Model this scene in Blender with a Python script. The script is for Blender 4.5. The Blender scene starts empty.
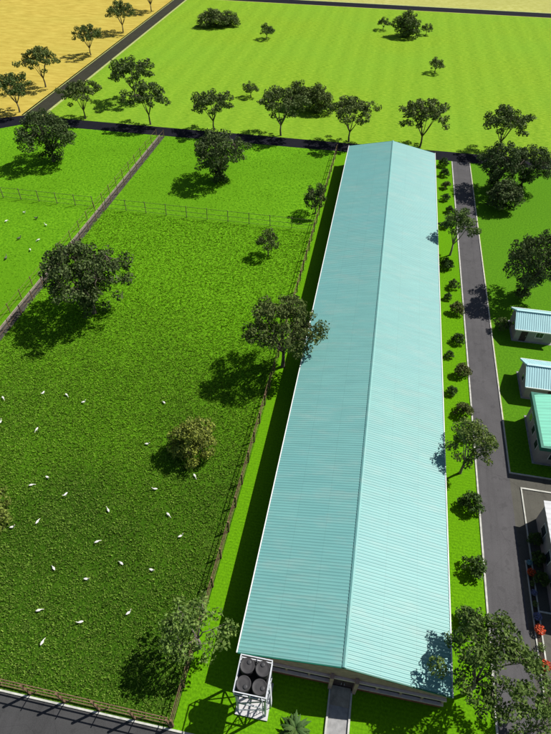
import bpy, math, random
import numpy as np
from mathutils import Vector, Matrix

# ------------------------------------------------------------------ scene, camera, light
SC = bpy.context.scene
COL = SC.collection
SC.render.engine = 'CYCLES'
SC.view_settings.view_transform = 'Standard'
SC.view_settings.look = 'None'
SC.view_settings.gamma = 1
SC.view_settings.use_curve_mapping = False
SC.view_settings.exposure = 0.3

F, PITCH, ROLL, YAW = 544.76, 0.79932, 0.00835, 0.18186
CAM = Vector((-3.284, -14.250, 54.534))
cd = bpy.data.cameras.new('camera')
cam = bpy.data.objects.new('camera', cd)
COL.objects.link(cam)
fwd = Vector((0, math.cos(PITCH), -math.sin(PITCH)))
up = Vector((0, math.sin(PITCH), math.cos(PITCH)))
rt = Vector((1, 0, 0))
Rz = Matrix.Rotation(YAW, 3, 'Z')
fwd, up, rt = Rz @ fwd, Rz @ up, Rz @ rt
r2 = math.cos(ROLL) * rt + math.sin(ROLL) * up
u2 = -math.sin(ROLL) * rt + math.cos(ROLL) * up
M = Matrix((r2, u2, -fwd)).transposed().to_4x4()
M.translation = CAM
cam.matrix_world = M
cd.sensor_fit = 'VERTICAL'
cd.sensor_height = 24
cd.lens = 24 * F / 734
cd.clip_start = 0.5
cd.clip_end = 6000
SC.camera = cam

SUN = Vector((2.58, 1.87, 3.9)).normalized()
w = bpy.data.worlds.new('World')
SC.world = w
w.use_nodes = True
nt = w.node_tree
sky = nt.nodes.new('ShaderNodeTexSky')
sky.sky_type = 'NISHITA'
sky.sun_disc = False
sky.sun_elevation = math.asin(SUN.z)
sky.sun_rotation = math.atan2(SUN.x, SUN.y)
nt.links.new(sky.outputs[0], nt.nodes['Background'].inputs[0])
nt.nodes['Background'].inputs[1].default_value = 0.05
sd = bpy.data.lights.new('sun', 'SUN')
sd.energy = 4.6
sd.angle = math.radians(0.5)
sd.color = (1.0, 0.965, 0.90)
so = bpy.data.objects.new('sun', sd)
so.rotation_euler = SUN.to_track_quat('Z', 'Y').to_euler()
so.location = (60, 40, 90)
COL.objects.link(so)

# ------------------------------------------------------------------ materials
def new_mat(name):
    m = bpy.data.materials.new(name)
    m.use_nodes = True
    t = m.node_tree
    return m, t, t.nodes['Principled BSDF']

def noise(t, vec, scale, detail=3, rough=0.55):
    n = t.nodes.new('ShaderNodeTexNoise')
    n.inputs['Scale'].default_value = scale
    n.inputs['Detail'].default_value = detail
    n.inputs['Roughness'].default_value = rough
    t.links.new(vec, n.inputs['Vector'])
    return n.outputs['Fac']

def mapping(t, vec, scale=(1, 1, 1), rot=(0, 0, 0)):
    n = t.nodes.new('ShaderNodeMapping')
    n.inputs['Scale'].default_value = scale
    n.inputs['Rotation'].default_value = rot
    t.links.new(vec, n.inputs['Vector'])
    return n.outputs['Vector']

def ramp(t, fac, stops):
    n = t.nodes.new('ShaderNodeValToRGB')
    el = n.color_ramp.elements
    while len(el) < len(stops):
        el.new(0.5)
    for e, (p, c) in zip(el, stops):
        e.position = p
        e.color = (*c, 1) if len(c) == 3 else c
    t.links.new(fac, n.inputs['Fac'])
    return n.outputs['Color']

def mixc(t, fac, a, b, mode='MIX'):
    n = t.nodes.new('ShaderNodeMix')
    n.data_type = 'RGBA'
    n.blend_type = mode
    for s, v in ((n.inputs['Factor'], fac), (n.inputs[6], a), (n.inputs[7], b)):
        if hasattr(v, 'is_output'):
            t.links.new(v, s)
        elif isinstance(v, (int, float)):
            s.default_value = v
        else:
            s.default_value = (*v, 1)
    return n.outputs[2]

def bump(t, bsdf, h, strength, dist):
    n = t.nodes.new('ShaderNodeBump')
    n.inputs['Strength'].default_value = strength
    n.inputs['Distance'].default_value = dist
    t.links.new(h, n.inputs['Height'])
    t.links.new(n.outputs[0], bsdf.inputs['Normal'])

def objco(t):
    return t.nodes.new('ShaderNodeTexCoord').outputs['Object']

def plain(name, c, rough=0.7, var=0.15, scale=3.0, spec=0.3, metal=0.0, bmp=0.0):
    m, t, b = new_mat(name)
    co = objco(t)
    f = noise(t, co, scale, 4)
    lo = tuple(x * (1 - var) for x in c)
    hi = tuple(min(1, x * (1 + var)) for x in c)
    t.links.new(ramp(t, f, [(0.3, lo), (0.7, hi)]), b.inputs['Base Color'])
    b.inputs['Roughness'].default_value = rough
    b.inputs['Specular IOR Level'].default_value = spec
    b.inputs['Metallic'].default_value = metal
    if bmp:
        bump(t, b, noise(t, co, scale * 6, 3), bmp, 0.03)
    return m

def grass_mat(name, dark, mid, lite, big=0.05, fine=3.0, stretch=(1, 1, 1), bmp=0.6, dist=0.12, rows=None, patch=None, bare=None):
    m, t, b = new_mat(name)
    co = objco(t)
    v = mapping(t, co, stretch)
    f1 = noise(t, v, fine, 4, 0.65)
    c = ramp(t, f1, [(0.30, dark), (0.5, mid), (0.70, lite)])
    f2 = noise(t, co, big, 4, 0.6)
    c = mixc(t, ramp(t, f2, [(0.35, (0, 0, 0)), (0.68, (1, 1, 1))]), c, patch or tuple(x * 0.8 for x in mid))
    if patch is None:
        c2 = c
    else:
        c2 = mixc(t, 0.5, c, ramp(t, f1, [(0.3, dark), (0.7, lite)]))
    if bare:
        fb = noise(t, co, 0.16, 6, 0.7)
        c2 = mixc(t, ramp(t, fb, [(0.56, (0, 0, 0)), (0.72, (.75, .75, .75))]), c2, bare)
    if rows:
        for (sc, rotz, amt) in rows:
            wv = t.nodes.new('ShaderNodeTexWave')
            wv.inputs['Scale'].default_value = sc
            wv.inputs['Distortion'].default_value = .5
            wv.inputs['Detail'].default_value = 3
            wv.inputs['Detail Scale'].default_value = 1.5
            t.links.new(mapping(t, co, (1, 1, 1), (0, 0, rotz)), wv.inputs['Vector'])
            c2 = mixc(t, amt, c2, ramp(t, wv.outputs['Fac'], [(0.1, (.62, .68, .6)), (0.9, (1.1, 1.08, 1.05))]), 'MULTIPLY')
    t.links.new(c2, b.inputs['Base Color'])
    b.inputs['Roughness'].default_value = 0.9
    b.inputs['Specular IOR Level'].default_value = 0.05
    bump(t, b, f1, bmp, dist)
    return m

def leaf_mat(name, dark, lite, trans=0.25, tint=None):
    m = bpy.data.materials.new(name)
    m.use_nodes = True
    t = m.node_tree
    for n in list(t.nodes):
        t.nodes.remove(n)
    out = t.nodes.new('ShaderNodeOutputMaterial')
    geo = t.nodes.new('ShaderNodeNewGeometry')
    co = objco(t)
    c = ramp(t, geo.outputs['Random Per Island'], [(0.0, dark), (0.55, tuple((a + b) / 2 for a, b in zip(dark, lite))), (1.0, lite)])
    f = noise(t, co, 0.9, 2)
    oi = t.nodes.new('ShaderNodeObjectInfo')
    hs = t.nodes.new('ShaderNodeHueSaturation')
    mp = t.nodes.new('ShaderNodeMapRange')
    mp.inputs['To Min'].default_value = .475
    mp.inputs['To Max'].default_value = .515
    t.links.new(oi.outputs['Random'], mp.inputs['Value'])
    t.links.new(mp.outputs[0], hs.inputs['Hue'])
    mp2 = t.nodes.new('ShaderNodeMapRange')
    mp2.inputs['To Min'].default_value = 1.3
    mp2.inputs['To Max'].default_value = .85
    t.links.new(oi.outputs['Random'], mp2.inputs['Value'])
    t.links.new(mp2.outputs[0], hs.inputs['Value'])
    t.links.new(c, hs.inputs['Color'])
    c = hs.outputs[0] if not name.endswith('blades') else c
    c = mixc(t, ramp(t, f, [(0.40, (0, 0, 0)), (0.62, (.55, .55, .55))]), c, tint or tuple(min(1, x * 1.35) for x in lite))
    d = t.nodes.new('ShaderNodeBsdfPrincipled')
    d.inputs['Roughness'].default_value = 0.62
    d.inputs['Specular IOR Level'].default_value = 0.14
    tr = t.nodes.new('ShaderNodeBsdfTranslucent')
    mx = t.nodes.new('ShaderNodeMixShader')
    mx.inputs[0].default_value = trans
    t.links.new(c, d.inputs['Base Color'])
    t.links.new(c, tr.inputs['Color'])
    t.links.new(d.outputs[0], mx.inputs[1])
    t.links.new(tr.outputs[0], mx.inputs[2])
    t.links.new(mx.outputs[0], out.inputs['Surface'])
    return m

MT = {}
MT['field'] = grass_mat('lime_field', (.12, .25, .010), (.205, .36, .016), (.32, .47, .035), big=.022, fine=1.5, stretch=(.55, 1.7, 1), bmp=.6, dist=.3,
                        rows=[(.42, math.pi / 2, .30), (.055, 0, .16)], patch=(.17, .38, .025))
MT['wheat'] = grass_mat('dry_field', (.38, .27, .045), (.49, .37, .065), (.58, .46, .10), big=.02, fine=.5, stretch=(.4, 1.2, 1), bmp=.3, dist=.2, patch=(.40, .36, .06))
MT['beyond'] = grass_mat('pale_field', (.33, .33, .07), (.44, .44, .12), (.52, .52, .18), big=.02, fine=.5, bmp=.3, dist=.2)
MT['paddock'] = grass_mat('paddock_grass', (.04, .16, .004), (.115, .30, .007), (.20, .45, .014), big=.04, fine=2.0, bmp=.8, dist=.2)
MT['pasture'] = grass_mat('pasture_grass', (.012, .038, .003), (.045, .12, .006), (.14, .28, .02), big=.03, fine=4.6, bmp=1.0, dist=.25, bare=(.09, .10, .03))
def greener_far(m, y0, y1, col):
    """blend the grass colour to a brighter green towards the far end of the pasture"""
    t = m.node_tree
    b = next(n for n in t.nodes if n.type == 'BSDF_PRINCIPLED')
    lk = [l for l in t.links if l.to_node.type in ('BSDF_PRINCIPLED', 'BSDF_TRANSLUCENT') and l.to_socket.name in ('Base Color', 'Color')]
    src = lk[0].from_socket
    co = objco(t)
    sp = t.nodes.new('ShaderNodeSeparateXYZ')
    t.links.new(co, sp.inputs[0])
    a = t.nodes.new('ShaderNodeMath'); a.operation = 'MULTIPLY_ADD'
    t.links.new(noise(t, co, .08, 4, .6), a.inputs[0]); a.inputs[1].default_value = 46; t.links.new(sp.outputs['Y'], a.inputs[2])
    mr = t.nodes.new('ShaderNodeMapRange')
    mr.inputs['From Min'].default_value = y0 + 23
    mr.inputs['From Max'].default_value = y1 + 23
    t.links.new(a.outputs[0], mr.inputs['Value'])
    g = ramp(t, noise(t, co, 2.4, 3, .6), [(.32, tuple(x * .45 for x in col)), (.55, col), (.72, tuple(x * 1.5 for x in col))])
    out = mixc(t, mr.outputs[0], src, g)
    for l in lk:
        t.links.new(out, l.to_socket)
greener_far(MT['pasture'], 8, 52, (.13, .33, .008))
MT['lawn'] = grass_mat('mown_lawn', (.06, .17, .002), (.10, .28, .003), (.15, .38, .004), big=.12, fine=5.0, bmp=.5, dist=.06,
                       rows=[(.9, math.pi / 2, .25)], patch=(.115, .29, .004))
MT['right_lawn'] = grass_mat('right_lawn', (.04, .13, .004), (.08, .22, .006), (.12, .30, .01), big=.06, fine=4.0, bmp=.5, dist=.06, patch=(.075, .20, .008))
MT['tuft'] = leaf_mat('tuft_blades', (.02, .065, .004), (.33, .52, .075), .28, (.17, .33, .03))
greener_far(MT['tuft'], 8, 52, (.29, .58, .018))
MT['tuft_light'] = leaf_mat('short_blades', (.11, .29, .006), (.25, .50, .016), .35)

def noise_vec(t, co, sc):
    n = t.nodes.new('ShaderNodeTexNoise')
    n.inputs['Scale'].default_value = sc
    t.links.new(co, n.inputs['Vector'])
    return n.outputs['Color']

def asphalt(name, c):
    m, t, b = new_mat(name)
    co = objco(t)
    a = noise(t, co, 14, 4, .7)
    d = noise(t, co, .35, 5, .6)
    col = ramp(t, a, [(.3, tuple(x * .75 for x in c)), (.7, tuple(x * 1.3 for x in c))])
    col = mixc(t, ramp(t, d, [(.4, (0, 0, 0)), (.7, (.6, .6, .6))]), col, tuple(x * 1.35 for x in c))
    st = noise(t, mapping(t, co, (1.6, .06, 1)), 1.0, 3, .6)
    col = mixc(t, ramp(t, st, [(.5, (0, 0, 0)), (.75, (.35, .35, .35))]), col, tuple(x * .55 for x in c))
    vo = t.nodes.new('ShaderNodeTexVoronoi')
    vo.feature = 'DISTANCE_TO_EDGE'
    vo.inputs['Scale'].default_value = .35
    wv = mixc(t, .25, co, noise_vec(t, co, .8))
    t.links.new(wv, vo.inputs['Vector'])
    col = mixc(t, ramp(t, vo.outputs['Distance'], [(.002, (.28, .28, .28)), (.008, (0, 0, 0))]), col, tuple(x * .5 for x in c))
    pt = noise(t, co, .9, 2, .5)
    col = mixc(t, ramp(t, pt, [(.62, (0, 0, 0)), (.66, (.4, .4, .4))]), col, tuple(x * .7 for x in c))
    t.links.new(col, b.inputs['Base Color'])
    b.inputs['Roughness'].default_value = .9
    b.inputs['Specular IOR Level'].default_value = .1
    bump(t, b, a, .4, .02)
    return m
MT['asphalt'] = asphalt('worn_asphalt', (.086, .083, .086))
MT['asphalt_yard'] = asphalt('yard_paving', (.088, .085, .072))
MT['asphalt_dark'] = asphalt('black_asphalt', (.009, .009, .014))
MT['asphalt_field'] = asphalt('old_field_road', (.036, .036, .024))
MT['asphalt_front'] = asphalt('front_road_asphalt', (.055, .055, .056))
MT['kerb'] = plain('kerb_concrete', (.50, .50, .45), .8, .22, 2)
MT['verge'] = plain('pale_verge', (.36, .40, .14), .9, .2, 1)
MT['concrete'] = plain('concrete', (.30, .30, .30), .85, .18, 2.5, bmp=.3)
MT['pad'] = plain('white_concrete_pad', (.52, .51, .51), .8, .10, 2, bmp=.2)
MT['alley'] = plain('alley_floor', (.065, .058, .048), .9, .4, 1.6, bmp=.4)
MT['alley_curb'] = plain('alley_curb', (.28, .25, .20), .9, .3, 2)
MT['wood'] = plain('weathered_wood', (.20, .125, .075), .85, .35, 5)
MT['wood_grey'] = plain('grey_wood', (.17, .18, .08), .85, .3, 5)
MT['bark'] = plain('bark', (.12, .10, .075), .9, .4, 4, bmp=.5)
MT['bark_pale'] = plain('pale_bark', (.24, .21, .17), .9, .3, 4, bmp=.5)
MT['wall_stone'] = plain('block_wall', (.40, .27, .22), .9, .2, 2, bmp=.3)
MT['brick'] = plain('red_brown_plinth', (.28, .09, .06), .9, .3, 3)
MT['beam'] = plain('pale_beam', (.72, .58, .52), .7, .1, 3)
MT['mesh'] = plain('dark_netting', (.02, .017, .017), .9, .3, 8)
MT['white'] = plain('white_paint', (.78, .80, .78), .5, .05, 2)
MT['cream'] = plain('grey_render', (.34, .31, .31), .9, .12, 1.5)
MT['dark_door'] = plain('dark_timber', (.06, .035, .04), .7, .3, 4)
MT['glass'] = plain('window_glass', (.03, .04, .05), .12, .1, 2, spec=.6)
MT['green_trim'] = plain('dark_green_fascia', (.015, .15, .105), .5, .15, 2)
MT['tank'] = plain('black_plastic', (.048, .046, .048), .6, .25, 1.5, spec=.25)
MT['tank_lid'] = plain('tank_lid_plastic', (.045, .045, .048), .5, .1, 2)
MT['steel'] = plain('galvanised_steel', (.50, .54, .58), .45, .12, 3, metal=.3)
MT['steel_white'] = plain('white_steel', (.55, .57, .60), .5, .15, 3)
MT['deck'] = plain('dark_deck', (.02, .02, .022), .9, .2, 4)
MT['feather'] = plain('white_feathers', (.78, .77, .70), .8, .06, 8)
MT['feather_dark'] = plain('dark_feathers', (.11, .115, .09), .8, .2, 8)
MT['beak'] = plain('orange_beak', (.6, .25, .04), .6, .1, 8)
MT['soil'] = plain('bed_soil', (.045, .035, .025), .95, .3, 6, bmp=.4)
MT['leaf_far'] = leaf_mat('leaves_mid_green', (.018, .036, .010), (.12, .17, .045), .18)
MT['leaf_dark'] = leaf_mat('leaves_dark_green', (.012, .026, .010), (.095, .14, .042), .16)
MT['leaf_olive'] = leaf_mat('leaves_olive', (.03, .045, .008), (.28, .35, .05), .22, (.30, .36, .08))
MT['leaf_silver'] = leaf_mat('leaves_silvery', (.02, .06, .012), (.17, .27, .06), .2)
MT['leaf_near'] = leaf_mat('leaves_near_green', (.012, .036, .008), (.14, .21, .045), .22)
MT['leaf_sapling'] = leaf_mat('leaves_sapling', (.012, .036, .010), (.08, .15, .03), .18)
MT['leaf_brown'] = leaf_mat('leaves_bronze', (.03, .045, .014), (.15, .19, .05), .2)
MT['leaf_palm'] = leaf_mat('palm_fronds', (.010, .040, .008), (.075, .15, .035), .15, (.11, .19, .06))
MT['petal_red'] = leaf_mat('red_flowers', (.45, .03, .015), (.75, .09, .04), .1, (.7, .1, .05))
MT['petal_orange'] = leaf_mat('orange_flowers', (.55, .09, .02), (.85, .20, .07), .1, (.8, .22, .1))
MT['petal_lilac'] = leaf_mat('lilac_flowers', (.06, .06, .17), (.20, .20, .42), .1, (.25, .25, .5))
MT['petal_cyan'] = leaf_mat('pale_blue_flowers', (.08, .20, .28), (.25, .5, .6), .1, (.3, .55, .65))

def roof_mat(name, c, rough, spec, streak=.2):
    m, t, b = new_mat(name)
    co = objco(t)
    f = noise(t, mapping(t, co, (.25, 2.2, 1)), 1.0, 5, .6)
    g = noise(t, co, .07, 4, .6)
    col = ramp(t, f, [(.3, tuple(x * (1 - streak) for x in c)), (.7, tuple(min(1, x * (1 + streak * .5)) for x in c))])
    col = mixc(t, ramp(t, g, [(.4, (0, 0, 0)), (.7, (.5, .5, .5))]), col, (c[0] * .85, c[1] * .97, c[2] * 1.03))
    if 'teal' in name:
        sp = t.nodes.new('ShaderNodeSeparateXYZ')
        t.links.new(co, sp.inputs[0])
        def band(sock, period, width):
            a = t.nodes.new('ShaderNodeMath'); a.operation = 'PINGPONG'
            t.links.new(sock, a.inputs[0]); a.inputs[1].default_value = period / 2
            return ramp(t, a.outputs[0], [(width, (1, 1, 1)), (width * 1.5, (0, 0, 0))])
        col = mixc(t, mixc(t, .80, band(sp.outputs['X'], 3.0, .02), (0, 0, 0)), col, tuple(x * .45 for x in c))
        # sheets differ a little in fading
        cell = t.nodes.new('ShaderNodeTexWhiteNoise'); cell.noise_dimensions = '2D'
        sn = t.nodes.new('ShaderNodeVectorMath'); sn.operation = 'SNAP'
        t.links.new(co, sn.inputs[0]); sn.inputs[1].default_value = (3.0, 1.02, 100)
        t.links.new(sn.outputs[0], cell.inputs['Vector'])
        col = mixc(t, .3, col, ramp(t, cell.outputs['Value'], [(0, (.88, .90, .92)), (1, (1.06, 1.03, 1.02))]), 'MULTIPLY')
        du = noise(t, mapping(t, co, (.12, .8, 1)), 1.0, 6, .7)
        col = mixc(t, ramp(t, du, [(.5, (0, 0, 0)), (.75, (.35, .35, .35))]), col, (.33, .42, .38))
    t.links.new(col, b.inputs['Base Color'])
    b.inputs['Roughness'].default_value = rough
    b.inputs['Specular IOR Level'].default_value = spec
    return m
MT['roof'] = roof_mat('teal_sheet_roof', (.165, .395, .37), .50, .56, .10)
MT['roof_white'] = plain('white_sheet_roof', (.60, .61, .62), .55, .05, 1)
MT['roof_cyan'] = roof_mat('pale_cyan_sheet', (.42, .68, .70), .5, .6, .1)
MT['roof_mint'] = roof_mat('mint_sheet', (.22, .66, .47), .55, .5, .15)

# ------------------------------------------------------------------ mesh building
class MB:
    def __init__(s):
        s.v, s.f = [], []
    def add(s, vs, fs):
        o = len(s.v)
        s.v += [tuple(p) for p in vs]
        s.f += [tuple(i + o for i in f) for f in fs]
        return s
    def box(s, x0, x1, y0, y1, z0, z1):
        return s.add([(x0, y0, z0), (x1, y0, z0), (x1, y1, z0), (x0, y1, z0), (x0, y0, z1), (x1, y0, z1), (x1, y1, z1), (x0, y1, z1)],
                     [(0, 3, 2, 1), (4, 5, 6, 7), (0, 1, 5, 4), (1, 2, 6, 5), (2, 3, 7, 6), (3, 0, 4, 7)])
    def bar(s, a, b, w, h=None):
        a, b = Vector(a), Vector(b)
        h = h or w
        d = (b - a).normalized()
        x = d.cross(Vector((0, 0, 1)))
        if x.length < 1e-3:
            x = Vector((1, 0, 0))
        x.normalize()
        y = x.cross(d).normalized()
        vs = []
        for p in (a, b):
            for sx, sy in ((-1, -1), (1, -1), (1, 1), (-1, 1)):
                vs.append(p + x * sx * w / 2 + y * sy * h / 2)
        return s.add(vs, [(3, 2, 1, 0), (4, 5, 6, 7), (0, 1, 5, 4), (1, 2, 6, 5), (2, 3, 7, 6), (3, 0, 4, 7)])
    def tube(s, pts, rad, n=7):
        pts = [Vector(p) for p in pts]
        vs = []
        for i, p in enumerate(pts):
            d = (pts[min(i + 1, len(pts) - 1)] - pts[max(i - 1, 0)]).normalized()
            x = d.cross(Vector((.13, .31, .94)))
            if x.length < .05:
                x = d.cross(Vector((1, 0, 0)))
            x.normalize()
            y = d.cross(x)
            for k in range(n):
                a = 2 * math.pi * k / n
                vs.append(p + (x * math.cos(a) + y * math.sin(a)) * rad[i])
        fs = []
        for i in range(len(pts) - 1):
            for k in range(n):
                fs.append((i * n + k, i * n + (k + 1) % n, (i + 1) * n + (k + 1) % n, (i + 1) * n + k))
        fs.append(tuple(range(n - 1, -1, -1)))
        fs.append(tuple((len(pts) - 1) * n + k for k in range(n)))
        return s.add(vs, fs)
    def lathe(s, c, prof, n=24):
        vs = []
        for (r, z) in prof:
            for k in range(n):
                a = 2 * math.pi * k / n
                vs.append((c[0] + r * math.cos(a), c[1] + r * math.sin(a), c[2] + z))
        fs = []
        for i in range(len(prof) - 1):
            for k in range(n):
                fs.append((i * n + k, i * n + (k + 1) % n, (i + 1) * n + (k + 1) % n, (i + 1) * n + k))
        fs.append(tuple(range(n - 1, -1, -1)))
        fs.append(tuple((len(prof) - 1) * n + k for k in range(n)))
        return s.add(vs, fs)
    def mesh(s, name, mat, smooth=False):
        me = bpy.data.meshes.new(name)
        me.from_pydata(s.v, [], s.f)
        me.materials.append(mat)
        if smooth:
            me.polygons.foreach_set('use_smooth', [True] * len(me.polygons))
        me.update()
        return me
    def build(s, name, mat, parent=None, smooth=False, label=None):
        o = bpy.data.objects.new(name, s.mesh(name, mat, smooth))
        COL.objects.link(o)
        if parent:
            o.parent = parent
        if label:
            o['label'] = label
        return o

def np_mesh(name, V, Fq, mat, k):
    """V (n,3), faces all with k corners"""
    me = bpy.data.meshes.new(name)
    me.vertices.add(len(V))
    me.vertices.foreach_set('co', V.astype(np.float32).ravel())
    nf = len(Fq)
    me.loops.add(nf * k)
    me.loops.foreach_set('vertex_index', Fq.astype(np.int32).ravel())
    me.polygons.add(nf)
    me.polygons.foreach_set('loop_start', np.arange(0, nf * k, k, dtype=np.int32))
    me.polygons.foreach_set('loop_total', np.full(nf, k, dtype=np.int32))
    me.materials.append(mat)
    me.update(calc_edges=True)
    me.validate()
    return me

def link(name, me, parent=None):
    o = bpy.data.objects.new(name, me)
    COL.objects.link(o)
    if parent:
        o.parent = parent
    return o

def thing(name, label, cat, loc=(0, 0, 0), rz=0, group=None):
    o = bpy.data.objects.new(name, None)
    o.empty_display_size = .5
    COL.objects.link(o)
    o.location = loc
    o.rotation_euler = (0, 0, rz)
    o['label'] = label
    o['category'] = cat
    if group:
        o['group'] = group
    return o

def tag(o, label, cat, group=None):
    o['label'] = label
    o['category'] = cat
    if group:
        o['group'] = group
    return o

def copy_thing(root, loc, rz, scale, label, group=None):
    def rec(o, par):
        c = o.copy()
        COL.objects.link(c)
        c.parent = par
        for ch in list(o.children):
            rec(ch, c)
        return c
    r = rec(root, None)
    r.location = loc
    r.rotation_euler = (0, 0, rz)
    r.scale = (scale,) * 3 if isinstance(scale, (int, float)) else scale
    r['label'] = label
    if group:
        r['group'] = group
    return r

def sheet(name, pts, z, mat, kind='structure'):
    o = MB().add([(x, y, z) for x, y in pts], [tuple(range(len(pts)))]).build(name, mat)
    o['kind'] = kind
    return o

def rect(x0, x1, y0, y1):
    return [(x0, y0), (x1, y0), (x1, y1), (x0, y1)]

# ------------------------------------------------------------------ ground, fields, roads
sheet('ground', rect(-1500, 1500, -600, 2400), 0, MT['beyond'])
sheet('lime_green_field', rect(-86.5, 160, 112.6, 236.5), .008, MT['field'])
sheet('dry_yellow_field', rect(-320, -91.9, 109, 420), .012, MT['wheat'])
sheet('grass_outfield', rect(-260, -86.5, -60, 112.6), .008, MT['paddock'])
sheet('paddock_lawn', rect(-86.5, -53.9, -5.9, 109), .008, MT['paddock'])
sheet('far_paddock_lawn', rect(-53.9, -12.0, 73.6, 109), .008, MT['paddock'])
sheet('pasture_ground', rect(-53.9, -11.9, -6.1, 73.6), .008, MT['pasture'])
sheet('left_lawn', [(-13.5, -6.1), (13.6, -6.1), (13.6, 109), (-11.9, 109), (-12.1, 73.6)], .012, MT['lawn'])
sheet('right_lawn', rect(17.6, 120, 26.2, 107.9), .008, MT['right_lawn'])
sheet('front_lawn', rect(-200, 200, -120, -13), .008, MT['lawn'])
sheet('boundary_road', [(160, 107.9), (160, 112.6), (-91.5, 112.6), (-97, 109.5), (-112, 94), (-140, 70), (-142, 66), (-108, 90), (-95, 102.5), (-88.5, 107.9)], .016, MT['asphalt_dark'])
sheet('field_road', rect(-91.6, -87.2, 110, 420), .0135, MT['asphalt_field'])
for x in (-92.0, -86.8):
    sheet('road_verge', rect(x - .35, x + .35, 112.6, 420), .012, MT['verge'])
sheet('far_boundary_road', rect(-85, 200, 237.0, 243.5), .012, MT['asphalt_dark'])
sheet('road_verge', rect(-85, 200, 243.5, 244.6), .012, MT['verge'])
sheet('access_road', rect(13.7, 17.35, -6.0, 107.9), .012, MT['asphalt'])
sheet('yard_pavement', rect(17.35, 120, -5.9, 26.0), .012, MT['asphalt_yard'])
sheet('front_road', rect(-200, 120, -12.6, -6.0), .016, MT['asphalt_front'])

def kerb(x0, x1, y0, y1, h=.12):
    o = MB().box(x0, x1, y0, y1, 0, h).build('kerb', MT['kerb'])
    o['kind'] = 'structure'
kerb(13.5, 13.68, -5.9, 107.6)
kerb(17.35, 17.50, 26.2, 107.6)
kerb(17.35, 60, 26.02, 26.18)
kerb(18.42, 60, 24.1, 24.28)
kerb(18.42, 18.56, 5.0, 24.1)
kerb(17.84, 17.96, 2.0, 15.3)
kerb(17.96, 18.42, 15.2, 15.3)
kerb(18.56, 40, 10.1, 10.24)
kerb(-200, -.62, -5.98, -5.82)
kerb(1.12, 13.5, -5.98, -5.82)
sheet('flower_bed', rect(17.96, 18.42, 2.0, 15.2), .05, MT['soil'])
# walkway to the barn door
MB().box(-.62, 1.12, -5.9, -.02, 0, .05).build('walkway', MT['concrete'])['kind'] = 'structure'
MB().box(-.78, -.62, -5.8, -.15, 0, .22).build('walkway_kerb', MT['kerb'])['kind'] = 'structure'
MB().box(1.12, 1.28, -5.8, -.15, 0, .22).build('walkway_kerb', MT['kerb'])['kind'] = 'structure'
MB().add([(-.6, -1.5, .055), (1.1, -1.5, .055), (1.1, -.04, .42), (-.6, -.04, .42), (-.6, -.04, .02), (1.1, -.04, .02)],
         [(0, 1, 2, 3), (0, 3, 4), (1, 5, 2), (3, 2, 5, 4)]).build('walkway_ramp', MT['alley_curb'])['kind'] = 'structure'
# cattle alley between the paddocks
sheet('alley_path', [(-54.75, 10), (-53.45, 10), (-52.75, 107.6), (-54.0, 107.6)], .02, MT['alley'])
MB().add([(-54.92, 10, 0), (-54.76, 10, 0), (-54.01, 107.6, 0), (-54.17, 107.6, 0), (-54.92, 10, .3), (-54.76, 10, .3), (-54.01, 107.6, .3), (-54.17, 107.6, .3)],
         [(4, 5, 6, 7), (0, 1, 5, 4), (1, 2, 6, 5), (2, 3, 7, 6), (3, 0, 4, 7)]).build('alley_kerb', MT['alley_curb'])['kind'] = 'structure'

# ------------------------------------------------------------------ grass tufts (stuff)
def tufts(name, x0, x1, y0, y1, dens, h, wd, mat, seed, nb=5, keep=None):
    rs = np.random.default_rng(seed)
    n = int((x1 - x0) * (y1 - y0) * dens)
    cx = rs.uniform(x0, x1, n)
    cy = rs.uniform(y0, y1, n)
    m = np.ones(n, bool)
    if keep is not None:
        m = keep(cx, cy)
    # patchiness: thin the tufts in irregular spots
    pat = np.sin(cx * .9 + 2 * np.sin(cy * .5)) * np.sin(cy * .8 + 1.7 * np.sin(cx * .6)) + rs.normal(0, .6, n)
    m &= pat > -1.0
    cx, cy = cx[m], cy[m]
    n = len(cx)
    sz = rs.uniform(.55, 1.25, n)
    V = []
    ang = rs.uniform(0, 2 * np.pi, (n, nb))
    lean = rs.uniform(.15, .75, (n, nb)) * h * sz[:, None]
    hh = rs.uniform(.6, 1.1, (n, nb)) * h * sz[:, None]
    off = rs.uniform(-.5, .5, (n, nb, 2)) * wd * 1.6
    bx = cx[:, None] + off[..., 0]
    by = cy[:, None] + off[..., 1]
    tw = ang + np.pi / 2 + rs.uniform(-.5, .5, (n, nb))
    ww = wd * rs.uniform(.6, 1.2, (n, nb)) * .5
    z0 = np.zeros_like(bx)
    a = np.stack([bx - np.cos(tw) * ww, by - np.sin(tw) * ww, z0], -1)
    b = np.stack([bx + np.cos(tw) * ww, by + np.sin(tw) * ww, z0], -1)
    mx = bx + np.cos(ang) * lean * .45
    my = by + np.sin(ang) * lean * .45
    c = np.stack([mx + np.cos(tw) * ww * .9, my + np.sin(tw) * ww * .9, hh * .7], -1)
    d = np.stack([mx - np.cos(tw) * ww * .9, my - np.sin(tw) * ww * .9, hh * .7], -1)
    e = np.stack([bx + np.cos(ang) * lean, by + np.sin(ang) * lean, hh], -1)
    V = np.stack([a, b, c, d, e], 2).reshape(-1, 3)
    N = n * nb
    base = np.arange(N)[:, None] * 5
    Fs = np.concatenate([base + [0, 1, 2], base + [0, 2, 3], base + [3, 2, 4]], 1).reshape(-1, 3)
    me = np_mesh(name, V, Fs, mat, 3)
    o = link(name, me)
    o['kind'] = 'stuff'
    o['label'] = {'pasture_grass': 'coarse tufted dark green grass of the big pasture left of the barn',
                  'meadow_grass': 'lighter short grass tufts of the upper paddocks and left paddock'}[name]
    o['category'] = 'grass'
    return o
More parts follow.
